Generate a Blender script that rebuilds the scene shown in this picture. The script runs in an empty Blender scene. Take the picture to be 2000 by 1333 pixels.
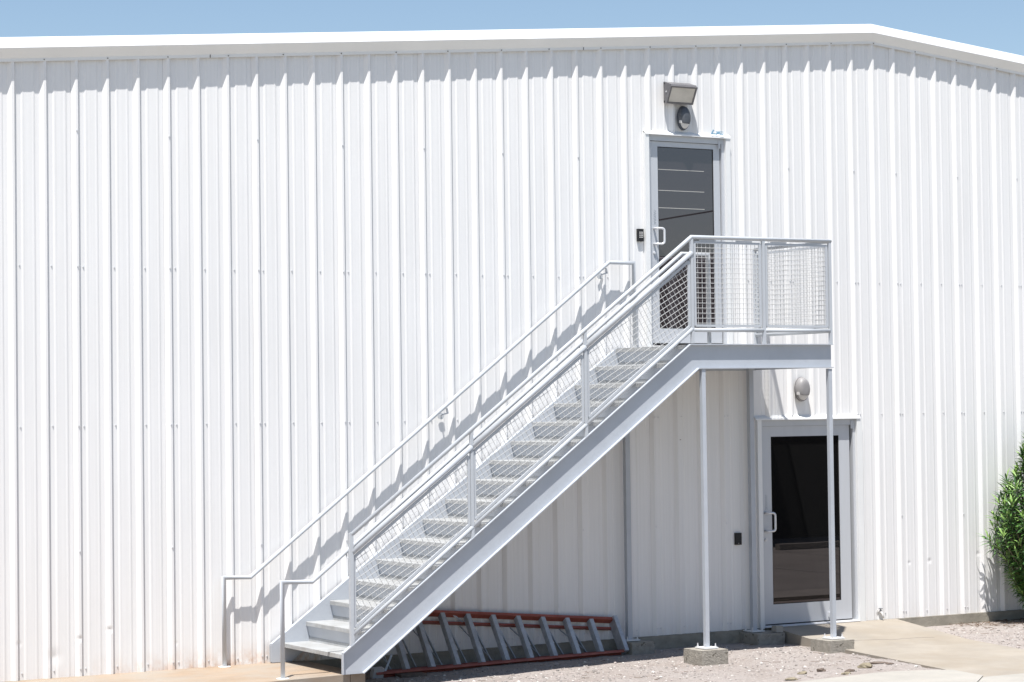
import bpy, bmesh, math, random
from mathutils import Vector, Matrix, noise

# ------------------------------------------------------------------ camera, sky, sun, exposure
scene = bpy.context.scene
COL = scene.collection
rnd = random.Random(7)

cam_d = bpy.data.cameras.new("camera"); cam = bpy.data.objects.new("camera", cam_d); COL.objects.link(cam)
RI = Vector((0.86646606, -0.49907324, -0.01274651)); UP = Vector((-0.00368397, -0.0319231, 0.99948354)); FW = Vector((0.49922239, 0.8659716, 0.02949885))
M = Matrix((RI, UP, -FW)).transposed().to_4x4(); M.translation = Vector((-6.6569, -20.608, 2.5132))
cam.matrix_world = M
cam_d.sensor_width = 36; cam_d.lens = 81.0; cam_d.clip_start = 0.1; cam_d.clip_end = 2000
scene.camera = cam

SUN_TO = Vector((-0.88, -1.0, 3.65)).normalized()
SUN_EL = math.asin(SUN_TO.z)
world = bpy.data.worlds.new("World"); scene.world = world; world.use_nodes = True
wn = world.node_tree.nodes; wl = world.node_tree.links
bg = wn["Background"]; sky = wn.new("ShaderNodeTexSky"); sky.sky_type = 'NISHITA'; sky.sun_disc = False
sky.sun_elevation = SUN_EL; sky.sun_rotation = math.radians(221.3)
sky.altitude = 300; sky.air_density = 1.0; sky.dust_density = 0.35; sky.ozone_density = 0.9
wl.new(sky.outputs[0], bg.inputs[0]); bg.inputs[1].default_value = 0.082

sl = bpy.data.lights.new("sun", 'SUN'); sun = bpy.data.objects.new("sun", sl); COL.objects.link(sun)
sl.energy = 5.0; sl.angle = math.radians(0.53); sl.color = (1.0, 0.975, 0.94)
sun.rotation_euler = SUN_TO.to_track_quat('Z', 'Y').to_euler(); sun.location = (-20, -20, 40)
vs = scene.view_settings
vs.view_transform = 'Standard'; vs.look = 'None'; vs.gamma = 1.0; vs.use_curve_mapping = False; vs.exposure = 0.66
scene.cycles.max_bounces = 8; scene.cycles.diffuse_bounces = 5

# ------------------------------------------------------------------ materials
def mat(name, col, rough=0.6, metal=0.0, spec=0.5, var=0.0, vscale=(3, 3, 3), bump=0.0, bscale=60.0, tint=None, tscale=1.5, tlo=0.5, thi=0.75, bdist=0.01):
    m = bpy.data.materials.new(name); m.use_nodes = True
    nt = m.node_tree; N = nt.nodes; L = nt.links; b = N["Principled BSDF"]
    b.inputs["Roughness"].default_value = rough; b.inputs["Metallic"].default_value = metal
    b.inputs["Specular IOR Level"].default_value = spec
    b.inputs["Base Color"].default_value = (*col, 1)
    tc = N.new("ShaderNodeTexCoord")
    last = None
    if var or tint:
        mp = N.new("ShaderNodeMapping"); mp.inputs["Scale"].default_value = vscale; L.new(tc.outputs["Object"], mp.inputs[0])
        n1 = N.new("ShaderNodeTexNoise"); n1.inputs["Scale"].default_value = 1.0; n1.inputs["Detail"].default_value = 8; n1.inputs["Roughness"].default_value = 0.62
        L.new(mp.outputs[0], n1.inputs["Vector"])
        r = N.new("ShaderNodeMapRange"); r.inputs[1].default_value = 0.3; r.inputs[2].default_value = 0.7
        r.inputs[3].default_value = 1 - var; r.inputs[4].default_value = 1 + var; L.new(n1.outputs[0], r.inputs[0])
        mx = N.new("ShaderNodeVectorMath"); mx.operation = 'SCALE'; mx.inputs[0].default_value = col; L.new(r.outputs[0], mx.inputs["Scale"])
        last = mx.outputs[0]
    if tint:
        n2 = N.new("ShaderNodeTexNoise"); n2.inputs["Scale"].default_value = tscale; n2.inputs["Detail"].default_value = 9; n2.inputs["Roughness"].default_value = 0.7
        L.new(tc.outputs["Object"], n2.inputs["Vector"])
        r2 = N.new("ShaderNodeMapRange"); r2.inputs[1].default_value = tlo; r2.inputs[2].default_value = thi; L.new(n2.outputs[0], r2.inputs[0])
        m2 = N.new("ShaderNodeMix"); m2.data_type = 'RGBA'; L.new(r2.outputs[0], m2.inputs[0]); L.new(last, m2.inputs[6]); m2.inputs[7].default_value = (*tint, 1)
        last = m2.outputs[2]
    if last is not None: L.new(last, b.inputs["Base Color"])
    if bump:
        n3 = N.new("ShaderNodeTexNoise"); n3.inputs["Scale"].default_value = bscale; n3.inputs["Detail"].default_value = 6; L.new(tc.outputs["Object"], n3.inputs["Vector"])
        bp = N.new("ShaderNodeBump"); bp.inputs["Strength"].default_value = bump; bp.inputs["Distance"].default_value = bdist
        L.new(n3.outputs[0], bp.inputs["Height"]); L.new(bp.outputs[0], b.inputs["Normal"])
    return m

DENTS = [(0.838, 0.502, 0.05), (0.549, 0.434, 0.05), (-0.03, 0.42, 0.05), (9.72, 0.62, 0.03), (10.42, 0.70, 0.04), (10.72, 0.71, 0.05), (11.45, 0.76, 0.05), (0.30, 0.28, 0.12), (1.5, 0.33, 0.04)]
def wall_material():
    m = bpy.data.materials.new("white_wall_paint"); m.use_nodes = True
    nt = m.node_tree; N = nt.nodes; L = nt.links; b = N["Principled BSDF"]
    b.inputs["Roughness"].default_value = 0.42; b.inputs["Specular IOR Level"].default_value = 0.35
    tc = N.new("ShaderNodeTexCoord")
    def nz(scale, detail=4, rough=0.5):
        mp = N.new("ShaderNodeMapping"); mp.inputs["Scale"].default_value = scale; L.new(tc.outputs["Object"], mp.inputs[0])
        n = N.new("ShaderNodeTexNoise"); n.inputs["Scale"].default_value = 1; n.inputs["Detail"].default_value = detail; n.inputs["Roughness"].default_value = rough
        L.new(mp.outputs[0], n.inputs["Vector"]); return n.outputs[0]
    def rng(s, a, b_, c, d):
        r = N.new("ShaderNodeMapRange"); r.inputs[1].default_value = a; r.inputs[2].default_value = b_; r.inputs[3].default_value = c; r.inputs[4].default_value = d
        L.new(s, r.inputs[0]); return r.outputs[0]
    def math_(op, a, b_):
        n = N.new("ShaderNodeMath"); n.operation = op
        for i, v in enumerate((a, b_)):
            if isinstance(v, (int, float)): n.inputs[i].default_value = v
            else: L.new(v, n.inputs[i])
        return n.outputs[0]
    streak = rng(nz((38, 2, .35), 6, .6), .3, .7, .955, 1.03)
    cloud = rng(nz((.7, .7, .5), 4), .3, .7, .975, 1.02)
    dust = rng(nz((6, 6, 1.1), 8, .65), .45, .8, 0, .10)
    f = math_('MULTIPLY', streak, cloud)
    base = N.new("ShaderNodeVectorMath"); base.operation = 'SCALE'; base.inputs[0].default_value = (.757, .747, .737); L.new(f, base.inputs["Scale"])
    mx = N.new("ShaderNodeMix"); mx.data_type = 'RGBA'; L.new(dust, mx.inputs[0]); L.new(base.outputs[0], mx.inputs[6]); mx.inputs[7].default_value = (.62, .58, .52, 1)
    sep = N.new("ShaderNodeSeparateXYZ"); L.new(tc.outputs["Object"], sep.inputs[0])
    # rust-coloured splash line just over the slab
    low = rng(sep.outputs[2], .075, .34, 1, 0); low2 = math_('POWER', low, 1.7)
    xs = rng(sep.outputs[0], 0.3, 2.3, .06, 1.0); xe = rng(sep.outputs[0], 2.8, 3.2, 1, .12)
    rn = rng(nz((9, 9, 5), 8, .7), .38, .62, 0, 1)
    rf = math_('MULTIPLY', math_('MULTIPLY', low2, rn), math_('MULTIPLY', xs, xe))
    mx2 = N.new("ShaderNodeMix"); mx2.data_type = 'RGBA'; L.new(rf, mx2.inputs[0]); L.new(mx.outputs[2], mx2.inputs[6]); mx2.inputs[7].default_value = (.50, .27, .12, 1)
    L.new(mx2.outputs[2], b.inputs["Base Color"])
    # relief: rolling marks, oil-canning and a few dents
    h = math_('ADD', math_('MULTIPLY', nz((3.2, 1, .9), 2), .0035), math_('MULTIPLY', nz((55, 1, .5), 3), .00035))
    for (dx, dz, dr) in DENTS:
        cx = N.new("ShaderNodeVectorMath"); cx.operation = 'DISTANCE'; L.new(tc.outputs["Object"], cx.inputs[0]); cx.inputs[1].default_value = (dx, -.02, dz)
        g = rng(cx.outputs["Value"], 0, dr, 1, 0); g2 = math_('MULTIPLY', math_('MULTIPLY', g, g), -.012)
        h = math_('ADD', h, g2)
    bp = N.new("ShaderNodeBump"); bp.inputs["Strength"].default_value = 1.0; bp.inputs["Distance"].default_value = 1.0
    L.new(h, bp.inputs["Height"]); L.new(bp.outputs[0], b.inputs["Normal"])
    return m

MW = wall_material()
M_TRIM = mat("white_trim_paint", (.73, .73, .72), .45, var=.03, vscale=(2, 2, 2), tint=(.70, .66, .58), tlo=.62, thi=.95, tscale=5)
M_STAIR = mat("pale_grey_steel_paint", (.43, .455, .492), .42, var=.05, vscale=(4, 4, 4), bump=.12, bscale=30, tint=(.46, .45, .43), tlo=.60, thi=.85, tscale=7)
M_RAIL = mat("pale_grey_rail_paint", (.465, .485, .51), .38, var=.04, vscale=(6, 6, 6), tint=(.50, .46, .40), tlo=.66, thi=.9, tscale=9)
M_WIRE = mat("galvanised_wire", (.47, .47, .465), .5)
M_ALU = mat("anodised_aluminium", (.52, .535, .56), .40, metal=.15, var=.03, vscale=(9, 9, 1))
M_FIT = mat("satin_steel_fittings", (.66, .66, .67), .35, metal=.3)
M_BLACK = mat("black_rubber", (.012, .012, .013), .6)
M_BRONZE = mat("dark_bronze_casting", (.135, .13, .135), .5, var=.15, vscale=(12, 12, 12), bump=.1, bscale=80)
M_SLATE = mat("dark_slate_plastic", (.075, .082, .095), .5, var=.1, vscale=(14, 14, 14))
M_GREYPL = mat("warm_grey_plastic", (.25, .24, .24), .5, var=.06, vscale=(14, 14, 14))
M_RIM = mat("grey_plastic_rim", (.16, .15, .155), .5)
M_LENS = mat("frosted_lens", (.56, .545, .53), .3)
M_LENS2 = mat("dusty_lamp_glass", (.50, .47, .42), .16, var=.12, vscale=(5, 5, 9))
M_STEM = mat("stained_foundation_concrete", (.27, .245, .20), .9, var=.22, vscale=(5, 5, 9), bump=.5, bscale=45, tint=(.12, .11, .09), tlo=.55, thi=.75, tscale=3.5)
M_BLOCK = mat("pitted_block_concrete", (.30, .275, .235), .95, var=.2, vscale=(18, 18, 18), bump=.9, bscale=60, tint=(.11, .095, .075), tlo=.60, thi=.64, tscale=16)
M_WALK = mat("beige_walk_concrete", (.305, .27, .225), .9, var=.14, vscale=(1.6, 1.6, 3), bump=.25, bscale=90, tint=(.27, .225, .17), tlo=.45, thi=.75, tscale=.9)
M_SLAB = mat("orange_stained_concrete", (.29, .215, .15), .9, var=.22, vscale=(1.4, 3.0, 3), bump=.25, bscale=90, tint=(.30, .26, .215), tlo=.44, thi=.66, tscale=1.3)
M_CURB = mat("pale_curb_concrete", (.345, .325, .29), .9, var=.12, vscale=(2, 2, 5), bump=.3, bscale=90, tint=(.33, .29, .24), tlo=.56, thi=.8, tscale=4)
M_GRAVEL = mat("pinkish_gravel", (.345, .305, .28), .97, var=.30, vscale=(34, 34, 34), bump=1.0, bscale=75, tint=(.285, .24, .21), tlo=.46, thi=.72, tscale=1.8, bdist=.02)
M_PEB = [mat("pebble_pink", (.38, .33, .305), .95, var=.2, vscale=(8, 8, 8)), mat("pebble_grey", (.27, .245, .225), .95, var=.25, vscale=(8, 8, 8)), mat("pebble_pale", (.55, .52, .48), .95, var=.2, vscale=(8, 8, 8))]
M_ROCK = mat("tan_rock", (.235, .20, .14), .95, var=.3, vscale=(12, 12, 12), bump=.8, bscale=40)
M_ROCK2 = mat("brown_rock", (.13, .10, .08), .95, var=.3, vscale=(12, 12, 12), bump=.8, bscale=40)
M_ASPH = mat("asphalt", (.31, .295, .27), .95, var=.2, vscale=(.5, .5, .5), bump=.4, bscale=120)
M_GROUND = mat("dry_earth", (.42, .37, .31), .97, var=.2, vscale=(.2, .2, .2))
M_PAINT = mat("road_paint", (.33, .32, .30), .85, var=.15, vscale=(4, 4, 4))
M_RED = mat("orange_red_fibreglass", (.30, .08, .055), .55, var=.2, vscale=(6, 6, 6), tint=(.34, .12, .09), tlo=.5, thi=.8, tscale=6)
M_LADALU = mat("dull_ladder_aluminium", (.42, .44, .47), .5, metal=.25, var=.2, vscale=(16, 16, 16), tint=(.20, .17, .16), tlo=.66, thi=.74, tscale=15)
M_TAPE = mat("blue_masking_tape", (.20, .36, .48), .7, var=.2, vscale=(30, 30, 30))
M_LEAF = [mat("oleander_leaf_dark", (.045, .115, .03), .36), mat("oleander_leaf_mid", (.095, .205, .045), .36), mat("oleander_leaf_light", (.22, .35, .09), .38)]
M_STEMG = mat("oleander_stem", (.10, .085, .05), .9)
M_DRY = mat("dry_leaf_litter", (.12, .075, .045), .95)
M_BROWN = mat("dark_brown_cladding", (.020, .017, .016), .8, var=.2, vscale=(1, 1, .3))
M_FASC = mat("grey_fascia", (.16, .16, .165), .7)
M_ROOF = mat("white_roof_sheet", (.7, .71, .72), .5, var=.04)
M_MARK = mat("grey_print", (.22, .25, .28), .7)
M_STRIP = mat("pale_grey_strip", (.42, .405, .38), .6)
M_STAIN = mat("brown_scuff", (.30, .25, .20), .8)
M_JOINT = mat("sealant_dirt", (.16, .15, .14), .9)

def glass(name, k, body):
    m = bpy.data.materials.new(name); m.use_nodes = True
    nt = m.node_tree; N = nt.nodes; L = nt.links; b = N["Principled BSDF"]; out = N["Material Output"]
    b.inputs["Base Color"].default_value = (*body, 1); b.inputs["Roughness"].default_value = .5; b.inputs["Specular IOR Level"].default_value = 0
    g = N.new("ShaderNodeBsdfGlossy"); g.inputs["Roughness"].default_value = .008; g.inputs["Color"].default_value = (1, .90, .92, 1)
    tc = N.new("ShaderNodeTexCoord"); n = N.new("ShaderNodeTexNoise"); n.inputs["Scale"].default_value = 1.3; n.inputs["Detail"].default_value = 1; L.new(tc.outputs["Object"], n.inputs["Vector"])
    bp = N.new("ShaderNodeBump"); bp.inputs["Strength"].default_value = .12; bp.inputs["Distance"].default_value = .0012; L.new(n.outputs[0], bp.inputs["Height"]); L.new(bp.outputs[0], g.inputs["Normal"])
    fr = N.new("ShaderNodeFresnel"); fr.inputs[0].default_value = 1.5
    ad = N.new("ShaderNodeMath"); ad.operation = 'ADD'; ad.inputs[1].default_value = k; L.new(fr.outputs[0], ad.inputs[0])
    mx = N.new("ShaderNodeMixShader"); L.new(ad.outputs[0], mx.inputs[0]); L.new(b.outputs[0], mx.inputs[1]); L.new(g.outputs[0], mx.inputs[2]); L.new(mx.outputs[0], out.inputs[0])
    return m
M_GLASS_U = glass("tinted_door_glass_upper", .09, (.030, .025, .027))
M_GLASS_L = glass("tinted_door_glass_lower", .030, (.006, .006, .006))

def tread_material():
    m = mat("diamond_plate_paint", (.62, .645, .665), .4)
    nt = m.node_tree; N = nt.nodes; L = nt.links; b = N["Principled BSDF"]
    tc = N.new("ShaderNodeTexCoord"); outs = []
    for ang in (45, -45):
        mp = N.new("ShaderNodeMapping"); mp.inputs["Rotation"].default_value = (math.radians(10), math.radians(10), math.radians(ang)); L.new(tc.outputs["Object"], mp.inputs[0])
        w = N.new("ShaderNodeTexWave"); w.wave_type = 'BANDS'; w.inputs["Scale"].default_value = 14; L.new(mp.outputs[0], w.inputs["Vector"]); outs.append(w.outputs[0])
    mu = N.new("ShaderNodeMath"); mu.operation = 'MULTIPLY'; L.new(outs[0], mu.inputs[0]); L.new(outs[1], mu.inputs[1])
    bp = N.new("ShaderNodeBump"); bp.inputs["Strength"].default_value = .9; bp.inputs["Distance"].default_value = .004; L.new(mu.outputs[0], bp.inputs["Height"]); L.new(bp.outputs[0], b.inputs["Normal"])
    n = N.new("ShaderNodeTexNoise"); n.inputs["Scale"].default_value = 5; n.inputs["Detail"].default_value = 9; n.inputs["Roughness"].default_value = .7; L.new(tc.outputs["Object"], n.inputs["Vector"])
    r = N.new("ShaderNodeMapRange"); r.inputs[1].default_value = .35; r.inputs[2].default_value = .75; L.new(n.outputs[0], r.inputs[0])
    mx = N.new("ShaderNodeMix"); mx.data_type = 'RGBA'; L.new(r.outputs[0], mx.inputs[0]); mx.inputs[6].default_value = (.41, .42, .425, 1); mx.inputs[7].default_value = (.29, .285, .27, 1); L.new(mx.outputs[2], b.inputs["Base Color"])
    return m
M_TREAD = tread_material()

# ------------------------------------------------------------------ helpers
def obj(name, bm, material, parent=None, smooth=False, bevel=0.0, loc=None):
    me = bpy.data.meshes.new(name)
    if bevel:
        bmesh.ops.bevel(bm, geom=[e for e in bm.edges if e.is_manifold and e.calc_face_angle(0) > .5], offset=bevel, segments=2, affect='EDGES', profile=.5)
    bmesh.ops.recalc_face_normals(bm, faces=bm.faces)
    bm.to_mesh(me); bm.free()
    mats = material if isinstance(material, (list, tuple)) else [material]
    for m in mats: me.materials.append(m)
    if smooth:
        for p in me.polygons: p.use_smooth = True
    o = bpy.data.objects.new(name, me); COL.objects.link(o)
    if parent: o.parent = parent
    if loc: o.location = loc
    return o
def empty(name, loc=(0, 0, 0)):
    o = bpy.data.objects.new(name, None); o.empty_display_size = .1; COL.objects.link(o); o.location = loc; return o
def tag(o, label=None, cat=None, group=None, kind=None):
    if label: o["label"] = label
    if cat: o["category"] = cat
    if group: o["group"] = group
    if kind: o["kind"] = kind
    return o
def box(bm, x0, x1, y0, y1, z0, z1):
    v = [bm.verts.new(c) for c in ((x0, y0, z0), (x1, y0, z0), (x1, y1, z0), (x0, y1, z0), (x0, y0, z1), (x1, y0, z1), (x1, y1, z1), (x0, y1, z1))]
    for f in ((0, 3, 2, 1), (4, 5, 6, 7), (0, 1, 5, 4), (1, 2, 6, 5), (2, 3, 7, 6), (3, 0, 4, 7)): bm.faces.new([v[i] for i in f])
    return v
def prism_y(bm, pts, y0, y1):
    """polygon of (x,z) points extruded along y"""
    a = [bm.verts.new((x, y0, z)) for x, z in pts]; b = [bm.verts.new((x, y1, z)) for x, z in pts]; n = len(pts)
    bm.faces.new(a); bm.faces.new(b[::-1])
    for i in range(n): bm.faces.new((a[i], b[i], b[(i + 1) % n], a[(i + 1) % n]))
def prism_z(bm, pts, z0, z1):
    """polygon of (x,y) points extruded along z; z1 may be a function"""
    f = z1 if callable(z1) else (lambda x, y: z1)
    a = [bm.verts.new((x, y, z0)) for x, y in pts]; b = [bm.verts.new((x, y, f(x, y))) for x, y in pts]; n = len(pts)
    bm.faces.new(a[::-1]); bm.faces.new(b)
    for i in range(n): bm.faces.new((a[i], a[(i + 1) % n], b[(i + 1) % n], b[i]))
def prism_x(bm, pts, x0, x1):
    """polygon of (y,z) points extruded along x"""
    a = [bm.verts.new((x0, y, z)) for y, z in pts]; b = [bm.verts.new((x1, y, z)) for y, z in pts]; n = len(pts)
    bm.faces.new(a); bm.faces.new(b[::-1])
    for i in range(n): bm.faces.new((a[i], b[i], b[(i + 1) % n], a[(i + 1) % n]))
def beam(bm, p, q, w, d, side=(0, 1, 0)):
    """box from p to q, w across (perpendicular to side), d along side"""
    p = Vector(p); q = Vector(q); t = (q - p).normalized(); s = Vector(side); s = (s - t * s.dot(t)).normalized(); u = t.cross(s)
    vs_ = []
    for c in (p, q):
        for a, b in ((-1, -1), (1, -1), (1, 1), (-1, 1)): vs_.append(bm.verts.new(c + u * a * w / 2 + s * b * d / 2))
    for f in ((0, 1, 2, 3), (7, 6, 5, 4), (0, 4, 5, 1), (1, 5, 6, 2), (2, 6, 7, 3), (3, 7, 4, 0)): bm.faces.new([vs_[i] for i in f])
def tube(bm, pts, r, n=12, caps=True):
    pts = [Vector(p) for p in pts]; rings = []; ref = None
    for i, p in enumerate(pts):
        if i == 0: t = (pts[1] - p).normalized(); pl = t
        elif i == len(pts) - 1: t = (p - pts[i - 1]).normalized(); pl = t
        else:
            t0 = (p - pts[i - 1]).normalized(); t1 = (pts[i + 1] - p).normalized(); pl = (t0 + t1).normalized(); t = t0
        if ref is None:
            ref = t.orthogonal().normalized()
        else: ref = (ref - t * ref.dot(t)).normalized()
        b = t.cross(ref); ring = []
        for k in range(n):
            a = 2 * math.pi * k / n; o_ = ref * math.cos(a) * r + b * math.sin(a) * r
            o_ = o_ - t * (o_.dot(pl) / t.dot(pl))      # shear onto the mitre plane
            ring.append(bm.verts.new(p + o_))
        rings.append(ring)
        if 0 < i < len(pts) - 1:
            t1 = (pts[i + 1] - p).normalized(); ref = (ref - t1 * ref.dot(t1)).normalized()
    for a, b in zip(rings, rings[1:]):
        for k in range(n): bm.faces.new((a[k], a[(k + 1) % n], b[(k + 1) % n], b[k]))
    if caps: bm.faces.new(rings[0][::-1]); bm.faces.new(rings[-1])
def arc_pts(pts, rad, seg=5):
    """round the inner corners of a polyline"""
    pts = [Vector(p) for p in pts]; out = [pts[0]]
    for i in range(1, len(pts) - 1):
        a, b, c = pts[i - 1], pts[i], pts[i + 1]; u = (a - b).normalized(); v = (c - b).normalized()
        ang = u.angle(v); d = min(rad / math.tan(ang / 2), (a - b).length * .48, (c - b).length * .48)
        p0 = b + u * d; p1 = b + v * d
        for k in range(seg + 1):
            t = k / seg; out.append(p0 * (1 - t) ** 2 + b * 2 * t * (1 - t) + p1 * t ** 2)
    out.append(pts[-1]); return out
def clip_line(p, d, poly):
    """clip the line p+t*d to a convex ccw polygon"""
    t0, t1 = -1e9, 1e9; n = len(poly)
    for i in range(n):
        a = Vector(poly[i]); b = Vector(poly[(i + 1) % n]); e = b - a; nrm = Vector((-e.y, e.x))
        den = nrm.dot(d); num = nrm.dot(p - a)
        if abs(den) < 1e-9:
            if num < 0: return None
            continue
        t = -num / den
        if den > 0: t0 = max(t0, t)
        else: t1 = min(t1, t)
    return (t0, t1) if t1 - t0 > .01 else None
def wire_mesh(poly, angle, to3, step=.0508, r=.0029, depth=None, jit=.004):
    """two crossing sets of wires clipped to a polygon in panel coordinates"""
    bm = bmesh.new(); cx = sum(p[0] for p in poly) / len(poly); cy = sum(p[1] for p in poly) / len(poly)
    for s, a in enumerate((angle, angle + 90)):
        d = Vector((math.cos(math.radians(a)), math.sin(math.radians(a)))); nrm = Vector((-d.y, d.x))
        for k in range(-40, 41):
            p = Vector((cx, cy)) + nrm * (k * step + .01)
            c = clip_line(p, d, poly)
            if not c: continue
            A = p + d * c[0]; B = p + d * c[1]; off = (.0018 if s else -.0018)
            nseg = 3; j = rnd.uniform(-jit, jit)
            pts = []
            for q in range(nseg + 1):
                t = q / nseg; P = A.lerp(B, t); P = P + nrm * (j * .35 * math.sin(t * math.pi))
                pts.append(to3(P.x, P.y, off))
            tube(bm, pts, r, 5, caps=False)
    return bm

# ------------------------------------------------------------------ ground, lot, concrete
bm = bmesh.new()
for x0, x1, y0, y1 in ((-250, 250, -250, 250),):
    bm.faces.new([bm.verts.new(c) for c in ((x0, y0, -.26), (x1, y0, -.26), (x1, y1, -.26), (x0, y1, -.26))])
tag(obj("ground", bm, M_GROUND), kind="structure")
bm = bmesh.new(); box(bm, -70, 70, -60, -5.02, -.255, -.17)
tag(obj("parking_lot", bm, M_ASPH), kind="structure")

def gz(x, y):
    base = -.062 + .026 * max(0, min(1, (x - 8.6) / 1.6)) + .004 * math.sin(x * 1.7) + .024 * max(0, min(1, (-1.5 - y) / 1.3)) * (1 if x < 8.6 else 0) + .018 * max(0, min(1, (x - 7.6) / .7)) * max(0, min(1, (-.9 - y) / .5)) * (1 if x < 8.6 else 0)
    n1 = noise.noise(Vector((x * 1.3, y * 1.3, 3.1))) * .012 + noise.noise(Vector((x * 5, y * 5, 8.1))) * .006 + noise.noise(Vector((x * 17, y * 17, 1.1))) * .0035
    return base + n1
bm = bmesh.new(); NX, NY = 330, 70; X0, X1, Y0, Y1 = -8.0, 17.0, -3.7, .02
grid = [[None] * (NY + 1) for _ in range(NX + 1)]
xs = [X0 + (X1 - X0) * i / NX for i in range(NX + 1)]
for i in range(NX + 1):
    for j in range(NY + 1):
        x = xs[i]; y = Y0 + (Y1 - Y0) * j / NY
        z = gz(x, y)
        if x < 2.7: z = min(z, -.05)
        if 8.47 + .15 * y - .02 < x < 10.19 + .17 * y + .02: z = min(z, -.06)
        grid[i][j] = bm.verts.new((x, y, z))
for i in range(NX):
    for j in range(NY): bm.faces.new((grid[i][j], grid[i + 1][j], grid[i + 1][j + 1], grid[i][j + 1]))
tag(obj("gravel_ground", bm, M_GRAVEL, smooth=True), kind="structure")

def walkL(y): return 8.47 + .15 * y
def walkR(y): return 10.19 + .17 * y
def walkZ(x, y): return .082 + .0625 * y if y > -1.6 else -.018 + .006 * (y + 1.6)
# loose gravel
import array
def pebble_mesh():
    bm = bmesh.new(); ico = bmesh.new(); bmesh.ops.create_icosphere(ico, subdivisions=1, radius=1)
    base = [v.co.copy() for v in ico.verts]; faces = [[v.index for v in f.verts] for f in ico.faces]; ico.free()
    verts = []; fs = []; mi = []
    for k in range(9000):
        x = rnd.uniform(2.7, 14.5); y = -abs(rnd.triangular(0, 3.55, 1.4))
        if x < 2.85 and y > -1.5: continue
        if walkL(y) - .03 < x < walkR(y) + .03: continue
        s = rnd.choice((.004, .005, .006, .007, .009, .012)) * rnd.uniform(.7, 1.2)
        if rnd.random() < .012: s = rnd.uniform(.014, .024)
        z = gz(x, y) + s * .25; o = len(verts)
        rot = Matrix.Rotation(rnd.uniform(0, 6.28), 3, 'Z'); sx, sy, sz = rnd.uniform(.8, 1.5), rnd.uniform(.7, 1.2), rnd.uniform(.4, .8)
        for b in base:
            c = rot @ Vector((b.x * s * sx * rnd.uniform(.85, 1.15), b.y * s * sy, b.z * s * sz)); verts.append((x + c.x, y + c.y, z + c.z))
        m_ = rnd.choice((0, 0, 0, 1, 1, 2))
        for f in faces: fs.append([o + i for i in f]); mi.append(m_)
    me = bpy.data.meshes.new("loose_gravel"); me.from_pydata(verts, [], fs); me.polygons.foreach_set("material_index", mi)
    for m in M_PEB: me.materials.append(m)
    bm.free(); return me
peb = bpy.data.objects.new("loose_gravel", pebble_mesh()); COL.objects.link(peb)
tag(peb, "loose pinkish grey gravel strewn over the bare ground along the wall", "gravel", kind="stuff")

# walkway in two pours with a joint
def walk_piece(y0, y1, name):
    bm = bmesh.new(); n = 8; L_ = [(walkL(y0 + (y1 - y0) * i / n), y0 + (y1 - y0) * i / n) for i in range(n + 1)]; R_ = [(walkR(y), y) for _, y in L_]
    top = lambda x, y: walkZ(x, y)
    for i in range(n):
        prism_z(bm, [L_[i], R_[i], R_[i + 1], L_[i + 1]] if y1 > y0 else [L_[i], L_[i + 1], R_[i + 1], R_[i]], -.2, top)
    bmesh.ops.remove_doubles(bm, verts=bm.verts, dist=.0001)
    bmesh.ops.delete(bm, geom=[f for f in bm.faces if abs(f.normal.z) < .3 and all(abs(v.co.y - y0) > .001 and abs(v.co.y - y1) > .001 for v in f.verts) and abs(f.normal.y) > .8], context='FACES')
    return bm
o = obj("walkway", walk_piece(-.03, -4.14, "a"), M_WALK); tag(o, kind="structure")
bm = bmesh.new()
pts = [(8.3, -1.05)]
while pts[-1][0] < 9.6: pts.append((pts[-1][0] + rnd.uniform(.05, .12), pts[-1][1] - rnd.uniform(-.03, .06)))
for a, b in zip(pts, pts[1:]): beam(bm, (a[0], a[1], walkZ(*a) + .0006), (b[0], b[1], walkZ(*b) + .0006), .003, .002, side=(0, 0, 1))
tag(obj("walkway_joints", bm, M_JOINT), kind="structure")
# stair slab at the left
def slabY(x): return -1.37 + .125 * (x - 2.67)
bm = bmesh.new(); prism_z(bm, [(-9, .0), (-9, slabY(-9)), (2.665, slabY(2.665)), (2.665, .0)], -.25, .088)
tag(obj("concrete_landing_pad", bm, M_SLAB, bevel=.006), kind="structure")
bm = bmesh.new(); prism_z(bm, [(2.671, .0), (2.671, slabY(2.671)), (2.83, slabY(2.83)), (2.83, .0)], -.25, .084)
tag(obj("concrete_landing_edge", bm, M_SLAB, bevel=.008), kind="structure")
# curb with its rounded end, and the apron before it
back = [(-60, -3.62), (2.0, -3.62), (5.4, -3.60), (6.2, -3.53), (6.86, -3.43), (7.2, -3.38), (7.42, -3.40), (7.60, -3.45), (7.78, -3.53), (walkL(-3.62) - .003, -3.62), (walkL(-3.9) - .003, -3.9), (walkL(-4.14) - .003, -4.14)]
bm = bmesh.new(); prism_z(bm, back + [(7.4, -4.55), (2.0, -4.6), (-60, -4.6)], -.24, -.018)
tag(obj("curb", bm, M_CURB, bevel=.012), kind="structure")
bm = bmesh.new(); prism_z(bm, [(walkL(-4.146) - .003, -4.146), (60, -4.146), (60, -5.0), (7.25, -5.0), (7.25, -4.40)], -.24, lambda x, y: -.032)
tag(obj("concrete_apron", bm, M_CURB, bevel=.006), kind="structure")
bm = bmesh.new(); prism_z(bm, [(-60, -4.61), (7.41, -4.565), (7.41, -5.0), (-60, -5.0)], -.24, -.15)
tag(obj("gutter", bm, M_CURB), kind="structure")
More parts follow.
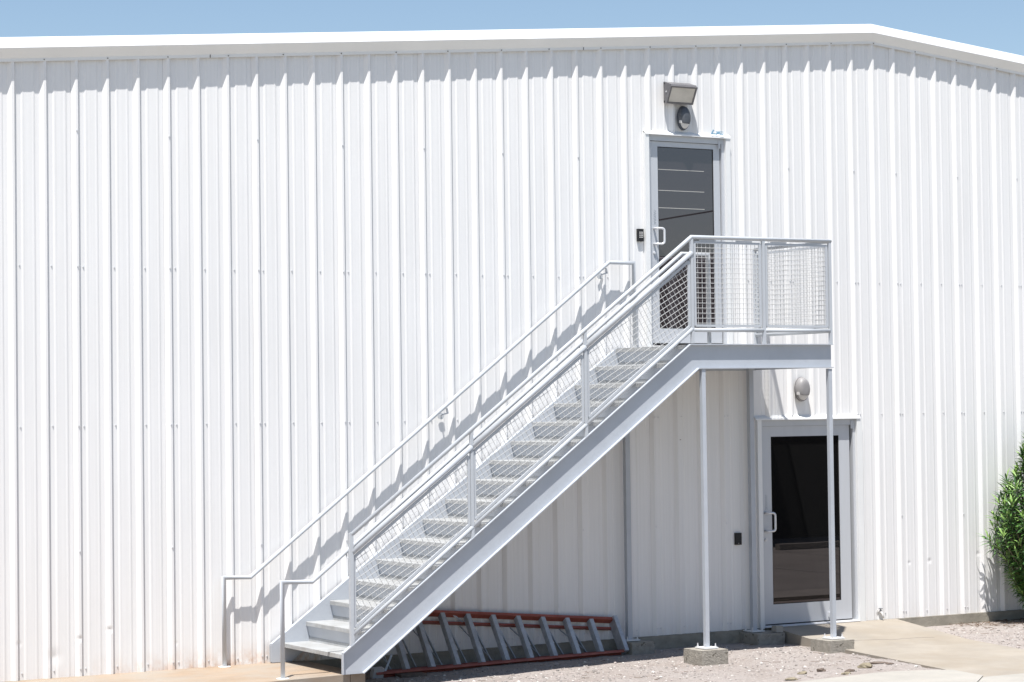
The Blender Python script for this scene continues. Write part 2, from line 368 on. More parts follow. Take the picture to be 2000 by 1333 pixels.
# painted lines on the lot
for k in range(6):
    bm = bmesh.new(); x = 8.0 + k * 2.7
    bm.faces.new([bm.verts.new(c) for c in ((x, -13.6, -.166), (x + .1, -13.6, -.166), (x + .1, -8.4, -.166), (x, -8.4, -.166))])
    tag(obj("parking_line", bm, M_PAINT), kind="structure")

# ------------------------------------------------------------------ the white metal building
P = .3048; XR = 9.95
def hz(x): return 6.615 - .0848 * (XR - x) if x < XR else 6.615 - .094 * (x - XR)
ZB = .078
OPEN = [(6.922, 7.925, 3.158, 5.452), (8.335, 9.675, 0.0, 2.362)]
bld = empty("metal_building", (XR, 0, 0))
tag(bld, "white ribbed metal building with a low gable and two glass doors", "building")
def child(o): o.parent = bld; o.matrix_parent_inverse = Matrix.Translation((-XR, 0, 0)); return o
def rib_profile(k, last=False):
    x = k * P
    pr = [(x - .108, 0), (x - .071, -.032), (x - .049, -.032)]
    if last: return pr
    return pr + [(x - .029, 0), (x + .018, 0), (x + .034, -.0056), (x + .044, -.0056), (x + .052, -.0044), (x + .126, -.0044), (x + .134, -.0056), (x + .143, -.0056), (x + .158, 0)]
def sheet(k0, nrib):
    prof = []
    for k in range(k0, k0 + nrib): prof += rib_profile(k)
    tail = [(x, y + .0025) for x, y in rib_profile(k0 + nrib, True)]
    prof += [(tail[0][0] - .004, 0)] + tail
    if k0 + nrib: pass
    for ox in OPEN:                                        # cut exactly at the door openings
        for xc in ox[:2]:
            for i in range(len(prof) - 1):
                if prof[i][0] + 1e-4 < xc < prof[i + 1][0] - 1e-4:
                    t = (xc - prof[i][0]) / (prof[i + 1][0] - prof[i][0]); prof.insert(i + 1, (xc, prof[i][1] + t * (prof[i + 1][1] - prof[i][1]))); break
    bm = bmesh.new(); cache = {}
    def V(x, y, z):
        key = (round(x, 5), round(y, 5), round(z, 5))
        if key not in cache: cache[key] = bm.verts.new((x, y, z))
        return cache[key]
    for (xa, ya), (xb, yb) in zip(prof, prof[1:]):
        xm = (xa + xb) / 2; iv = [(ZB, None)]
        for ox in OPEN:
            if ox[0] < xm < ox[1]:
                if ox[2] <= .1: iv = [(ox[3], None)]
                else: iv = [(ZB, ox[2]), (ox[3], None)]
                break
        for za, zb in iv:
            t0 = zb if zb is not None else hz(xa) + .06; t1 = zb if zb is not None else hz(xb) + .06
            if xb - xa < 1e-6: continue
            bm.faces.new((V(xa, ya, za), V(xb, yb, za), V(xb, yb, t1), V(xa, ya, t0)))
    return bm
k = -31; sheets = []
while k < 92:
    n = 3
    if k == 32: n = 2
    sheets.append((k, n)); k += n
for k0, n in sheets:
    child(obj("wall_panel", sheet(k0, n), MW))
laps = [s[0] for s in sheets]
# screws
bm = bmesh.new()
def screw(x, y, z):
    tube(bm, [(x, y, z), (x, y - .003, z)], .0085, 8); tube(bm, [(x, y - .003, z), (x, y - .0085, z)], .0052, 6)
def in_open(x, z): return any(a - .03 < x < b + .03 and c - .03 < z < d + .04 for a, b, c, d in OPEN)
for k in range(-12, 62):
    for z in (3.893, 2.406, .150):
        x = k * P + .003
        if not in_open(x, z): screw(x + rnd.uniform(-.003, .003), 0, z + rnd.uniform(-.004, .004))
    if k in laps:
        for z in (3.893, 2.406, .158):
            if not in_open(k * P - .06, z): screw(k * P - .062, -.032, z)
        for z in (5.155, 1.24):
            if not in_open(k * P - .06, z) and z < hz(k * P) - .2: screw(k * P - .060, -.032, z + rnd.uniform(-.01, .01))
tag(child(obj("screws", bm, M_FIT)), kind="stuff")
# rake trim pieces
joints = [-9.6, -2.35, 1.90, 6.128, XR, 14.3, 18.6, 27.8]
def rake_sec(x, o):
    h = hz(x); return [(-.036 - o, h + .000), (-.039 - o, h + .030), (-.107 - o, h + .113), (-.1095 - o, h + .119), (-.075 - o, h + .218), (-.068, h + .223), (.05, h + .224), (.05, h + .212), (-.067 + o, h + .210), (-.100 + o, h + .122), (-.03 + o, h + .036), (-.034 + o, h)]
for i, (a, b) in enumerate(zip(joints, joints[1:])):
    bm = bmesh.new(); off = (i % 2) * .0022; a2 = a - (.03 if i and a != XR else 0); rings = []
    for x in [a2 + (b - a2) * t / 6 for t in range(7)]:
        x = max(min(x, b), a2); rings.append([bm.verts.new((x, y, z)) for y, z in (rake_sec(x if not (a == XR and x == a2) else x + 1e-6, off))])
    for r0, r1 in zip(rings, rings[1:]):
        for q in range(len(r0)): bm.faces.new((r0[q], r0[(q + 1) % len(r0)], r1[(q + 1) % len(r0)], r1[q]))
    bm.faces.new(rings[0]); bm.faces.new(rings[-1][::-1])
    child(obj("rake_trim", bm, M_TRIM))
bm = bmesh.new()
for k in range(-12, 62, 2):
    x = k * P + .235 + rnd.uniform(-.03, .03); z = hz(x) + .014
    tube(bm, [(x, -.036, z), (x, -.046, z)], .006, 6)
for xj in (1.887, 6.115):
    beam(bm, (xj, -.0405, hz(xj) - .002), (xj + .001, -.042, hz(xj) + .028), .008, .003)
tag(child(obj("rake_screws", bm, M_JOINT)), kind="stuff")
# foundation, body and roof
bm = bmesh.new()
box(bm, -9.6, 8.30, -.026, .35, -.5, .0765); box(bm, 9.72, 27.8, -.034, .35, -.5, .0765)
box(bm, 8.30, 9.72, .006, .35, -.5, .084)
child(obj("foundation", bm, M_STEM))
bm = bmesh.new()
for xa, xb, s in ((-9.6, -9.5, 0), (27.7, 27.8, 0)): box(bm, xa, xb, .05, 30, 0, hz((xa + xb) / 2) + .1)
box(bm, -9.5, 27.7, 29.9, 30, 0, 5.0)
child(obj("rear_walls", bm, MW))
bm = bmesh.new()
for xa, xb in ((-9.9, XR), (XR, 28.1)):
    v = [(xa, .0, hz(xa) + .208), (xb, .0, hz(xb) + .208), (xb, 30, hz(xb) + .214), (xa, 30, hz(xa) + .214)]
    lo = [bm.verts.new((x, y, z - .012)) for x, y, z in v]; hi = [bm.verts.new((x, y, z - .002)) for x, y, z in v]
    bm.faces.new(lo[::-1]); bm.faces.new(hi)
    for i in range(4): bm.faces.new((lo[i], lo[(i + 1) % 4], hi[(i + 1) % 4], hi[i]))
child(obj("roof", bm, M_ROOF))
# scuffs
bm = bmesh.new()
for (x, z, w, h) in ((.688, 3.075, .010, .055), (.684, 3.105, .006, .05), (7.985, 4.93, .02, .03), (5.05, 1.56, .02, .012), (7.13, 2.02, .02, .012), (7.30, 2.16, .025, .010), (7.95, 5.30, .014, .05)):
    pts = [(x + w * .5 * math.cos(a) * rnd.uniform(.5, 1.1), z + h * .5 * math.sin(a) * rnd.uniform(.6, 1.1)) for a in [i * .785 for i in range(8)]]
    prism_y(bm, pts, -.0012 - .003, -.0005)
tag(child(obj("scuff_marks", bm, M_STAIN)), kind="stuff")

# doors: frame, leaf (> glass, handle, lock ...), drip cap, jamb trims
def make_door(x0, x1, z0, z1, gx0, gx1, gz0, gz1, leaf, gm, cap, trims, handle, sticker, sill=True):
    f = .035
    bm = bmesh.new()                                         # aluminium frame, set back in the opening
    box(bm, x0, x0 + f, -.012, .09, z0, z1); box(bm, x1 - f, x1, -.012, .09, z0, z1); box(bm, x0 + f, x1 - f, -.012, .09, z1 - .075, z1)
    child(obj("door_frame", bm, M_ALU, bevel=.002))
    for a, b, c, d in trims:                                 # white jamb trims wrapping the cut panel edge
        bm = bmesh.new(); box(bm, a, b, -.046, .01, c, d); child(obj("jamb_trim", bm, M_TRIM, bevel=.002))
    bm = bmesh.new(); cx0, cx1, cz = cap
    prism_x(bm, [(.0, cz + .040), (-.006, cz + .040), (-.052, cz + .006), (-.054, cz - .010), (-.050, cz - .010), (-.048, cz + .002), (0, cz + .034)], cx0, cx1)
    child(obj("drip_cap", bm, M_TRIM))
    lx0, lx1, lz0, lz1 = leaf; yf = .012
    bm = bmesh.new()
    box(bm, lx0, gx0, yf, yf + .045, lz0, lz1); box(bm, gx1, lx1, yf, yf + .045, lz0, lz1)
    box(bm, gx0, gx1, yf, yf + .045, lz0, gz0); box(bm, gx0, gx1, yf, yf + .045, gz1, lz1)
    door = child(obj("door", bm, M_ALU))
    def sub(o): o.parent = door; return o
    bm = bmesh.new(); box(bm, gx0 - .004, gx1 + .004, yf + .010, yf + .018, gz0 - .004, gz1 + .004); sub(obj("glass", bm, gm))
    bm = bmesh.new(); g = .007
    for a in ((gx0, gx0 + g, gz0, gz1), (gx1 - g, gx1, gz0, gz1), (gx0 + g, gx1 - g, gz0, gz0 + g), (gx0 + g, gx1 - g, gz1 - g, gz1)): box(bm, a[0], a[1], yf + .004, yf + .010, a[2], a[3])
    sub(obj("glazing_gasket", bm, M_BLACK))
    bm = bmesh.new()                                         # black strips standing in for the shadow gaps round the leaf
    box(bm, lx0 - .006, lx0, yf + .01, yf + .04, lz0, lz1); box(bm, lx1, lx1 + .006, yf + .01, yf + .04, lz0, lz1); box(bm, lx0, lx1, yf + .01, yf + .04, lz1, lz1 + .008)
    box(bm, lx0, lx1, yf - .004, yf + .03, lz0 - .014, lz0)
    sub(obj("leaf_shadow_gap", bm, M_BLACK))
    hx, ha, hb, reach = handle
    bm = bmesh.new(); tube(bm, arc_pts([(hx, yf, ha), (hx, yf - .055, ha), (hx + reach, yf - .078, ha), (hx + reach, yf - .078, hb), (hx, yf - .055, hb), (hx, yf, hb)], .035), .0125, 10)
    sub(obj("handle", bm, M_FIT, smooth=True))
    bm = bmesh.new(); tube(bm, [(hx + .004, yf, hb - .095), (hx + .004, yf - .012, hb - .095)], .017, 14); tube(bm, [(hx + .004, yf - .012, hb - .095), (hx + .004, yf - .018, hb - .095)], .009, 10)
    sub(obj("lock_cylinder", bm, M_FIT))
    bm = bmesh.new(); sx, sz0, sz1 = sticker; z = sz0; i = 0    # faint column of print on the stile
    while z < sz1:
        w = .018 + .010 * ((i * 7) % 3); o_ = .006 * ((i * 5) % 3)
        box(bm, sx + o_, sx + o_ + w * .5, yf - .0008, yf, z, z + .004)
        if i % 2: box(bm, sx + .004, sx + .008, yf - .0008, yf, z, z + .014)
        else: box(bm, sx + .024, sx + .028, yf - .0008, yf, z, z + .012)
        z += .0115; i += 1
    sub(obj("sticker", bm, M_MARK))
    bm = bmesh.new(); box(bm, lx0 - .012, lx0 + .002, yf - .006, yf, hb - .23, hb - .09); sub(obj("strike_plate", bm, M_LADALU))
    if sill:
        bm = bmesh.new(); prism_x(bm, [(.08, z0 - .004), (-.06, z0 - .004), (-.06, z0 + .003), (-.02, z0 + .014), (.08, z0 + .014)], x0 + .002, x1 - .002); child(obj("threshold", bm, M_FIT))
    return door
d1 = make_door(6.922, 7.925, 3.158, 5.452, 7.066, 7.795, 3.357, 5.317, (6.955, 7.878, 3.20, 5.372), M_GLASS_U, (6.875, 7.985, 5.447),
    [(6.866, 6.922, 3.13, 5.452), (7.925, 7.985, 3.13, 5.452)], (7.005, 4.430, 4.262, .085), (7.006, 4.47, 4.62))
bm = bmesh.new()
for z in (5.072, 4.846, 4.658): box(bm, 7.068, 7.675, .0205, .0215, z - .0035, z + .0035)
o = obj("pale_strip", bm, M_STRIP, d1)  # thin pale level lines laid on the upper glass
d2 = make_door(8.345, 9.665, .086, 2.362, 8.508, 9.450, .325, 2.172, (8.392, 9.598, .112, 2.285), M_GLASS_L, (8.262, 9.712, 2.366),
    [(8.290, 8.345, .07, 2.362), (9.665, 9.745, .07, 2.362)], (8.412, 1.335, 1.135, .085), (8.418, 1.37, 1.53))
d2["label"] = "wide glass door at ground level"; d1["label"] = "narrow glass door above the stair landing"
bm = bmesh.new(); box(bm, 9.26, 9.285, -.02, .012, .15, .20); tube(bm, [(9.272, -.03, .17), (9.272, -.03, .115)], .009, 8); beam(bm, (9.272, -.005, .18), (9.272, -.03, .165), .016, .01)
obj("door_holder", bm, M_FIT, d2)
# door closer arm cover at the upper right corner of each frame
for (xc, zc) in ((7.845, 5.395), (9.60, 2.315)):
    bm = bmesh.new(); box(bm, xc, xc + .022, -.022, -.012, zc - .07, zc + .02); child(obj("frame_clip", bm, M_ALU))

# ------------------------------------------------------------------ things on the wall
fl = empty("flood_light", (7.29, -.03, 5.90)); tag(fl, "dark bronze floodlight with a slanted glass face above the upper door", "light")
def L_(bm, name, m, parent, **k):
    o = obj(name, bm, m, parent, **k); o.matrix_parent_inverse = Matrix.Translation(-parent.location); return o
bm = bmesh.new(); prism_x(bm, [(-.034, 6.012), (-.050, 6.012), (-.176, 5.972), (-.184, 5.955), (-.088, 5.776), (-.034, 5.782)], 7.125, 7.458); L_(bm, "housing", M_BRONZE, fl, bevel=.006)
a = Vector((0, -.184, 5.955)); b = Vector((0, -.088, 5.776)); n_ = Vector((0, -(a - b).z, (a - b).y)).normalized(); n_ = n_ if n_.y < 0 else -n_
bm = bmesh.new(); t = .020
def quad_frame(bm, x0, x1, p, q, n, th, wid):
    u = (q - p).normalized()
    for (xa, xb, s, e) in ((x0, x1, p, p + u * wid), (x0, x1, q - u * wid, q), (x0, x0 + wid, p + u * wid, q - u * wid), (x1 - wid, x1, p + u * wid, q - u * wid)):
        vs_ = []
        for off in (0, th):
            for xx, pp in ((xa, s), (xb, s), (xb, e), (xa, e)): vs_.append(bm.verts.new((xx, pp.y + n.y * off, pp.z + n.z * off)))
        for f in ((0, 3, 2, 1), (4, 5, 6, 7), (0, 1, 5, 4), (1, 2, 6, 5), (2, 3, 7, 6), (3, 0, 4, 7)): bm.faces.new([vs_[i] for i in f])
quad_frame(bm, 7.120, 7.463, a, b, n_, .010, .018); L_(bm, "bezel", M_BRONZE, fl, bevel=.002)
bm = bmesh.new(); u = (b - a).normalized(); p = a + u * .019 + n_ * .003; q = b - u * .019 + n_ * .003
bm.faces.new([bm.verts.new(c) for c in ((7.138, p.y, p.z), (7.445, p.y, p.z), (7.445, q.y, q.z), (7.138, q.y, q.z))]); L_(bm, "lens", M_LENS2, fl)
for (y_, z_) in ((-.052, 5.80), (-.052, 5.995), (-.09, 5.90)):
    bm = bmesh.new(); tube(bm, [(7.119, y_, z_), (7.126, y_, z_)], .0085, 10); L_(bm, "bolt", M_FIT if y_ < -.06 else M_BLACK, fl)

def oval_lamp(name, cx, cz, rx, rz, dp, body, label):
    root = empty(name, (cx, 0, cz)); tag(root, label, "light", "oval wall lights by the doors")
    hood = bmesh.new(); lens = bmesh.new(); n1, n2 = 72, 30
    def P_(bm_, i, j, s):
        a_ = 2 * math.pi * i / n1; e = (math.pi / 2) * j / n2
        r = math.cos(e) ** .55; return (cx + rx * s * r * math.cos(a_), -.034 - dp * s * math.sin(e), cz + rz * s * r * math.sin(a_))
    for i in range(n1):
        for j in range(n2):
            pm = P_(None, i + .5, j + .5, 1); zrel = (pm[2] - cz) / rz; xrel = (pm[0] - cx) / rx
            is_lens = zrel < -.52 + .12 * xrel ** 2 and j > 7
            tgt, s = (lens, .955) if is_lens else (hood, 1.0)
            q_ = [P_(None, i, j, s), P_(None, i + 1, j, s), P_(None, i + 1, j + 1, s), P_(None, i, j + 1, s)]
            if j == n2 - 1: q_ = q_[:3]
            tgt.faces.new([tgt.verts.new(c) for c in q_])
    for b_ in (hood, lens): bmesh.ops.remove_doubles(b_, verts=b_.verts, dist=.0004)
    bmesh.ops.solidify(hood, geom=hood.faces[:], thickness=.006)
    L_(hood, "hood", body, root, smooth=True); L_(lens, "lens", M_LENS, root, smooth=True)
    bm = bmesh.new(); ring = [(cx + rx * 1.02 * math.cos(a_), cz + rz * 1.02 * math.sin(a_)) for a_ in [2 * math.pi * i / 28 for i in range(28)]]; prism_y(bm, ring, -.040, -.028); L_(bm, "back_plate", M_RIM if body is M_GREYPL else body, root)
    bm = bmesh.new(); box(bm, cx - rx * .93, cx - rx * .66, -.034 - dp * .72, -.06, cz - rz * .46, cz - rz * .22); L_(bm, "photocell", M_LENS, root, bevel=.003)
oval_lamp("oval_wall_light", 7.372, 5.632, .074, .130, .085, M_SLATE, "dark slate oval wall light with frosted lower lens under the floodlight")
oval_lamp("oval_wall_light", 8.905, 2.692, .092, .134, .085, M_GREYPL, "pale grey oval wall light above the ground level door")

kp = empty("keypad", (6.80, -.02, 4.355)); tag(kp, "black keypad with pale buttons beside the upper door", "keypad", "entry readers beside the doors")
bm = bmesh.new(); box(bm, 6.770, 6.845, -.034, -.006, 4.285, 4.418); L_(bm, "case", M_BLACK, kp, bevel=.005)
bm = bmesh.new()
for i in range(3):
    for j in range(4): box(bm, 6.790 + i * .0165, 6.800 + i * .0165, -.0375, -.034, 4.322 + j * .018, 4.333 + j * .018)
L_(bm, "buttons", M_LENS, kp)
kr = empty("card_reader", (8.02, -.02, 1.07)); tag(kr, "plain black card reader on the shaded wall left of the ground level door", "card reader", "entry readers beside the doors")
bm = bmesh.new(); box(bm, 7.985, 8.062, -.036, -.0, 1.003, 1.132); L_(bm, "case", M_BLACK, kr, bevel=.008)
bm = bmesh.new(); tube(bm, [(8.022, -.035, 1.020), (8.022, -.038, 1.020)], .004, 8); L_(bm, "indicator", M_LENS, kr)

tp = bmesh.new()
for (x, z, w, h, r_) in ((7.745, 5.497, .018, .06, .55), (7.765, 5.478, .075, .014, .05), (7.815, 5.488, .05, .022, -.2), (7.86, 5.480, .05, .014, .1), (7.845, 5.504, .075, .008, .0), (7.80, 5.503, .035, .008, .1)):
    c, s = math.cos(r_), math.sin(r_); pts = [(x + (dx * c + dz * s) - 0, z + (-dx * s + dz * c)) for dx, dz in ((-w / 2, -h / 2), (w / 2, -h / 2), (w / 2, h / 2), (-w / 2, h / 2))]
    y = -.058 + rnd.uniform(-.006, .008); prism_y(tp, pts, y, y + .0015)
tag(obj("blue_tape", tp, M_TAPE), "torn crumpled blue tape on the drip cap of the upper door", "tape")

fa = empty("hose_tap", (9.96, -.03, .16)); tag(fa, "small white hose tap poking from the wall foot right of the ground level door", "tap")
bm = bmesh.new(); tube(bm, arc_pts([(9.96, 0, .165), (9.96, -.07, .165), (9.96, -.09, .105)], .03), .012, 8); L_(bm, "spout", M_LENS, fa, smooth=True)
bm = bmesh.new(); tube(bm, [(9.96, -.045, .165), (9.96, -.045, .205)], .005, 6); tube(bm, [(9.96, -.045, .203), (9.96, -.045, .209)], .024, 10); L_(bm, "valve_wheel", M_SLATE, fa)
bm = bmesh.new(); tube(bm, [(9.96, -.001, .165), (9.96, -.006, .165)], .026, 12); L_(bm, "flange", M_LENS, fa)

# ------------------------------------------------------------------ the steel staircase
st = empty("steel_staircase", (2.56, -.75, .088)); tag(st, "pale grey outdoor steel staircase with mesh railings rising to the upper door", "staircase")
def S(bm, name, m, parent=None, **k):
    o = obj(name, bm, m, parent or st, **k)
    if not parent: o.matrix_parent_inverse = Matrix.Translation(-st.location)
    return o
SL = .7304
def stringer(yw, yflange, x0, zoff, name="stringer"):
    z0 = .298 + SL * (x0 - 2.56) + zoff
    top = [(x0, z0), (6.455, 3.1435), (8.25, 3.150)]; low = [(x0 + .205, .094), (6.555, 2.894), (8.25, 2.900)]
    bm = bmesh.new(); s = 1 if yflange > yw else -1
    prism_y(bm, [(x0, .094)] + low[:1] + low[1:] + top[::-1], yw, yw - s * .007)
    for line, sgn in ((top, -1), (low, 1)):
        for (xa, za), (xb, zb) in zip(line, line[1:]):
            t = .010 * sgn; a = [(xa, za), (xb, zb), (xb, zb + t), (xa, za + t)]
            prism_y(bm, a, yw + s * .0005, yflange)
    prism_y(bm, [(x0 - .006, .098), (x0, .098), (x0, z0 - .012), (x0 - .006, z0 - .012)], yw, yflange)
    return S(bm, name, M_STAIR)
YW = -1.420
stringer(YW, -1.462, 2.56, 0)
stringer(-.078, -.036, 2.455, .052)
RUN, RISE, NX0, NZ0 = .2585, .1905, 2.56, .280
def nose(i): return NX0 + RUN * i, NZ0 + RISE * i
yl, yr = -.086, -1.412
for i in range(15):
    x, z = nose(i); bm = bmesh.new(); t = .005
    sec = [(x, z - .040), (x + .002, z - .004), (x + .006, z), (x + RUN + .030, z), (x + RUN + .034, z + .042), (x + RUN + .039, z + .042), (x + RUN + .036, z - t), (x + .010, z - t), (x + .007, z - .040)]
    prism_y(bm, sec, yr, yl); S(bm, "tread", M_TREAD)
for i in range(1, 16):
    x, z = nose(i); xp, zp = nose(i - 1)
    bm = bmesh.new(); prism_y(bm, [(x + .006, z - .036), (x + .010, z - .036), (xp + RUN + .0445, zp + .030), (xp + RUN + .0405, zp + .030)], yr + .001, yl - .001); S(bm, "riser", M_STAIR)
x15, z15 = nose(15)
bm = bmesh.new(); box(bm, x15 + .0, 8.247, -1.412, -.050, z15 - .008, z15); box(bm, x15, x15 + .006, -1.411, -.086, z15 - .040, z15 - .008); S(bm, "deck_plate", M_TREAD)
bm = bmesh.new()
for y in (-.40, -.75, -1.10): box(bm, 6.60, 8.20, y - .004, y + .004, z15 - .085, z15 - .009); 
box(bm, 8.236, 8.246, -1.405, -.09, 2.905, z15 - .009); box(bm, 6.60, 6.61, -1.405, -.09, 2.905, z15 - .04); S(bm, "deck_joist", M_STAIR)
def column(x, y, zt, zb, label, w=.0225):
    bm = bmesh.new(); box(bm, x - w, x + w, y - w, y + w, zb + .012, zt); c = S(bm, "column", M_STAIR, bevel=.004); c["label"] = label
    bm = bmesh.new(); box(bm, x - .085, x + .085, y - .085, y + .085, zb, zb + .012); S(bm, "base_plate", M_TRIM, c)
    for dx in (-.064, .064):
        for dy in (-.064, .064):
            bm = bmesh.new(); tube(bm, [(x + dx, y + dy, zb + .012), (x + dx, y + dy, zb + .05)], .006, 6); tube(bm, [(x + dx, y + dy, zb + .012), (x + dx, y + dy, zb + .024)], .012, 6); S(bm, "anchor_bolt", M_FIT, c)
    for o_ in c.children: o_.matrix_parent_inverse = Matrix()
column(6.612, -1.430, 2.890, .086, "front column at the stair side"); column(8.212, -1.430, 2.892, .086, "front column at the landing end")
column(6.535, -.112, 2.93, .062, "rear column in the shade near the ladder", .027); column(8.150, -.112, 2.93, .062, "rear column beside the ground level door", .027)

# guard railing: top rail with its posts, rails, framed mesh
YG = -1.441
gx = [2.655, 3.932, 5.215, 6.490, 7.378, 8.232]
def ztop(x): return 1.375 + .7432 * (x - 2.655)
def zmid(x): return 1.204 + .745 * (x - 2.656)
def zbot(x): return .442 + .743 * (x - 2.647)
bm = bmesh.new(); tube(bm, [(2.655, YG, 1.372), (6.490, YG, 4.222), (8.232, YG, 4.222), (8.232, -.13, 4.222)], .0205, 14)
guard = S(bm, "guardrail", M_RAIL, smooth=False)
for p in guard.data.polygons: p.use_smooth = len(p.vertices) == 4
def G(bm, name, m=M_RAIL, **k): return S(bm, name, m, guard, **k)
def flange_z(x): return .298 + SL * (x - 2.56) if x < 6.455 else 3.148
for i, x in enumerate(gx):
    zt = (1.36 if i == 0 else (ztop(x) if x < 6.45 else 4.222)) - .012; w = .0155 if i else .018
    bm = bmesh.new()
    if i == 0: box(bm, x - w, x + w, YG - w, YG + w, flange_z(x) - .015, 1.392)
    else: box(bm, x - w, x + w, YG - w, YG + w, flange_z(x) - .012 if x < 6.4 else 3.150, zt)
    G(bm, "post", bevel=.003)
bm = bmesh.new(); box(bm, 8.216, 8.248, -.136, -.104, 3.140, 4.222); G(bm, "post", bevel=.003)
for (xa, xb) in zip(gx[:3], gx[1:4]):
    bm = bmesh.new(); tube(bm, [(xa + .012, YG, zmid(xa + .012)), (xb + .004, YG, zmid(xb + .004))], .0265, 14); G(bm, "mid_rail", smooth=True)
    bm = bmesh.new(); tube(bm, [(xa + .012, YG, zbot(xa + .012)), (xb + .004, YG, zbot(xb + .004))], .0205, 14); G(bm, "bottom_rail", smooth=True)
    # framed mesh panel
    pa, pb = xa + .034, xb - .032
    poly = [(pa, zbot(pa) + .048), (pb, zbot(pb) + .048), (pb, zmid(pb) - .060), (pa, zmid(pa) - .060)]
    ym = YG + .004
    bm = bmesh.new()
    for q in range(4):
        p0, p1 = poly[q], poly[(q + 1) % 4]; beam(bm, (p0[0], ym + .001 * q, p0[1]), (p1[0], ym + .001 * q, p1[1]), .024, .020)
    fr = G(bm, "mesh_frame")
    bm = wire_mesh(poly, 30.0, lambda u_, v_, o_: Vector((u_, ym + o_, v_))); tag(G(bm, "wire_mesh", M_WIRE), kind="stuff")
for (xa, xb) in zip(gx[3:5], gx[4:6]):
    bm = bmesh.new(); tube(bm, [(xa + .012, YG, 3.286), (xb - .012, YG, 3.286)], .0205, 14); G(bm, "bottom_rail", smooth=True)
    poly = [(xa + .040, 3.330), (xb - .040, 3.330), (xb - .040, 4.172), (xa + .040, 4.172)]; bm = bmesh.new()
    for q in range(4):
        p0, p1 = poly[q], poly[(q + 1) % 4]; beam(bm, (p0[0], YG + .003 + .001 * q, p0[1]), (p1[0], YG + .003 + .001 * q, p1[1]), .024, .020)
    for q in range(2): beam(bm, (xa + .1 + q * .45, YG, 4.192), (xa + .30 + q * .45, YG, 4.192), .012, .012)
    G(bm, "mesh_frame")
    bm = wire_mesh(poly, 0.0, lambda u_, v_, o_: Vector((u_, YG + .003 + o_, v_))); tag(G(bm, "wire_mesh", M_WIRE), kind="stuff")
bm = bmesh.new(); tube(bm, [(8.232, YG + .018, 3.286), (8.232, -.135, 3.286)], .0205, 14); G(bm, "bottom_rail", smooth=True)
poly = [(-1.395, 3.330), (-.165, 3.330), (-.165, 4.172), (-1.395, 4.172)]; bm = bmesh.new()
for q in range(4):
    p0, p1 = poly[q], poly[(q + 1) % 4]; beam(bm, (8.228 + .001 * q, p0[0], p0[1]), (8.228 + .001 * q, p1[0], p1[1]), .024, .020, side=(1, 0, 0))
G(bm, "mesh_frame")
bm = wire_mesh(poly, 0.0, lambda u_, v_, o_: Vector((8.228 + o_, u_, v_))); tag(G(bm, "wire_mesh", M_WIRE), kind="stuff")

# handrails
def handrail(y, xb0, zb0, xl, xs, xt, zt, xe, zlow, label, brackets, wallside):
    bm = bmesh.new(); pts = [(xl, y, zlow), (xl, y, zb0), (xs, y, zb0 - .006), (xt, y, zt), (xe, y, zt), (xe, y, z15)]
    tube(bm, pts, .0205, 14, True); h = S(bm, "handrail", M_RAIL); h["label"] = label
    for p in h.data.polygons: p.use_smooth = len(p.vertices) == 4
    bm = bmesh.new(); tube(bm, [(xl, y, zlow), (xl, y, zlow + .006)], .06, 18); tube(bm, [(xe, y, z15), (xe, y, z15 + .006)], .05, 14); o_ = S(bm, "foot_flange", M_TRIM, h)
    for bx in brackets:
        bz = zb0 - .006 + (zt - zb0 + .006) * (bx - xs) / (xt - xs)
        bm = bmesh.new()
        if wallside:
            beam(bm, (bx + .03, y, bz - .012), (bx + .05, y + .01, bz - .062), .012, .024); tube(bm, [(bx + .045, y + .005, bz - .06), (bx - .01, y + .02, bz - .075), (bx, -.034, bz - .085)], .007, 8); tube(bm, [(bx, -.040, bz - .088), (bx, -.030, bz - .088)], .034, 14)
            tube(bm, [(bx, -.05, bz - .08), (bx, -.04, bz - .10)], .008, 6)
        else:
            tube(bm, arc_pts([(bx, y, bz - .015), (bx, y, bz - .055), (bx, YG + .02, bz - .065)], .02), .0065, 8)
        S(bm, "bracket", M_RAIL, h)
handrail(-.104, 0, .936, 1.952, 2.228, 6.355, 4.045, 6.665, .088, "wall side handrail", (4.36, 6.285), True)
handrail(-1.340, 0, .962, 2.003, 2.305, 6.44, 4.058, 6.765, .088, "handrail inside the mesh railing", (2.655, 3.932, 5.215, 6.40), False)

# ------------------------------------------------------------------ footings and small blocks
def block(name, x0, x1, y0, y1, z0, z1, label, cat, m=M_BLOCK, rot=0, group=None, bev=.012):
    bm = bmesh.new(); cx, cy = (x0 + x1) / 2, (y0 + y1) / 2
    box(bm, x0 - cx, x1 - cx, y0 - cy, y1 - cy, z0 - z0, z1 - z0)
    bmesh.ops.subdivide_edges(bm, edges=bm.edges[:], cuts=5, use_grid_fill=True)
    for v in bm.verts:
        n_ = noise.noise_vector(Vector((v.co.x * 9 + x0, v.co.y * 9, v.co.z * 9 + 4))); v.co += n_ * .006
        n_ = noise.noise_vector(Vector((v.co.x * 28 + x0, v.co.y * 28, v.co.z * 28 + 4))); v.co += n_ * .0025
        if v.co.z > (z1 - z0) * .96: v.co.z = (z1 - z0) * .985 + (v.co.z - (z1 - z0)) * .2
    o = obj(name, bm, m, loc=(cx, cy, z0)); o.rotation_euler.z = rot
    for p in o.data.polygons: p.use_smooth = True
    mod = o.modifiers.new("edge_split", 'EDGE_SPLIT'); mod.split_angle = math.radians(40)
    tag(o, label, cat, group); return o
GF = "concrete footings under the stair columns"
block("concrete_footing", 6.435, 6.755, -1.600, -1.275, -.22, .086, "sunlit square concrete footing standing alone under the middle stair column", "footing", group=GF)
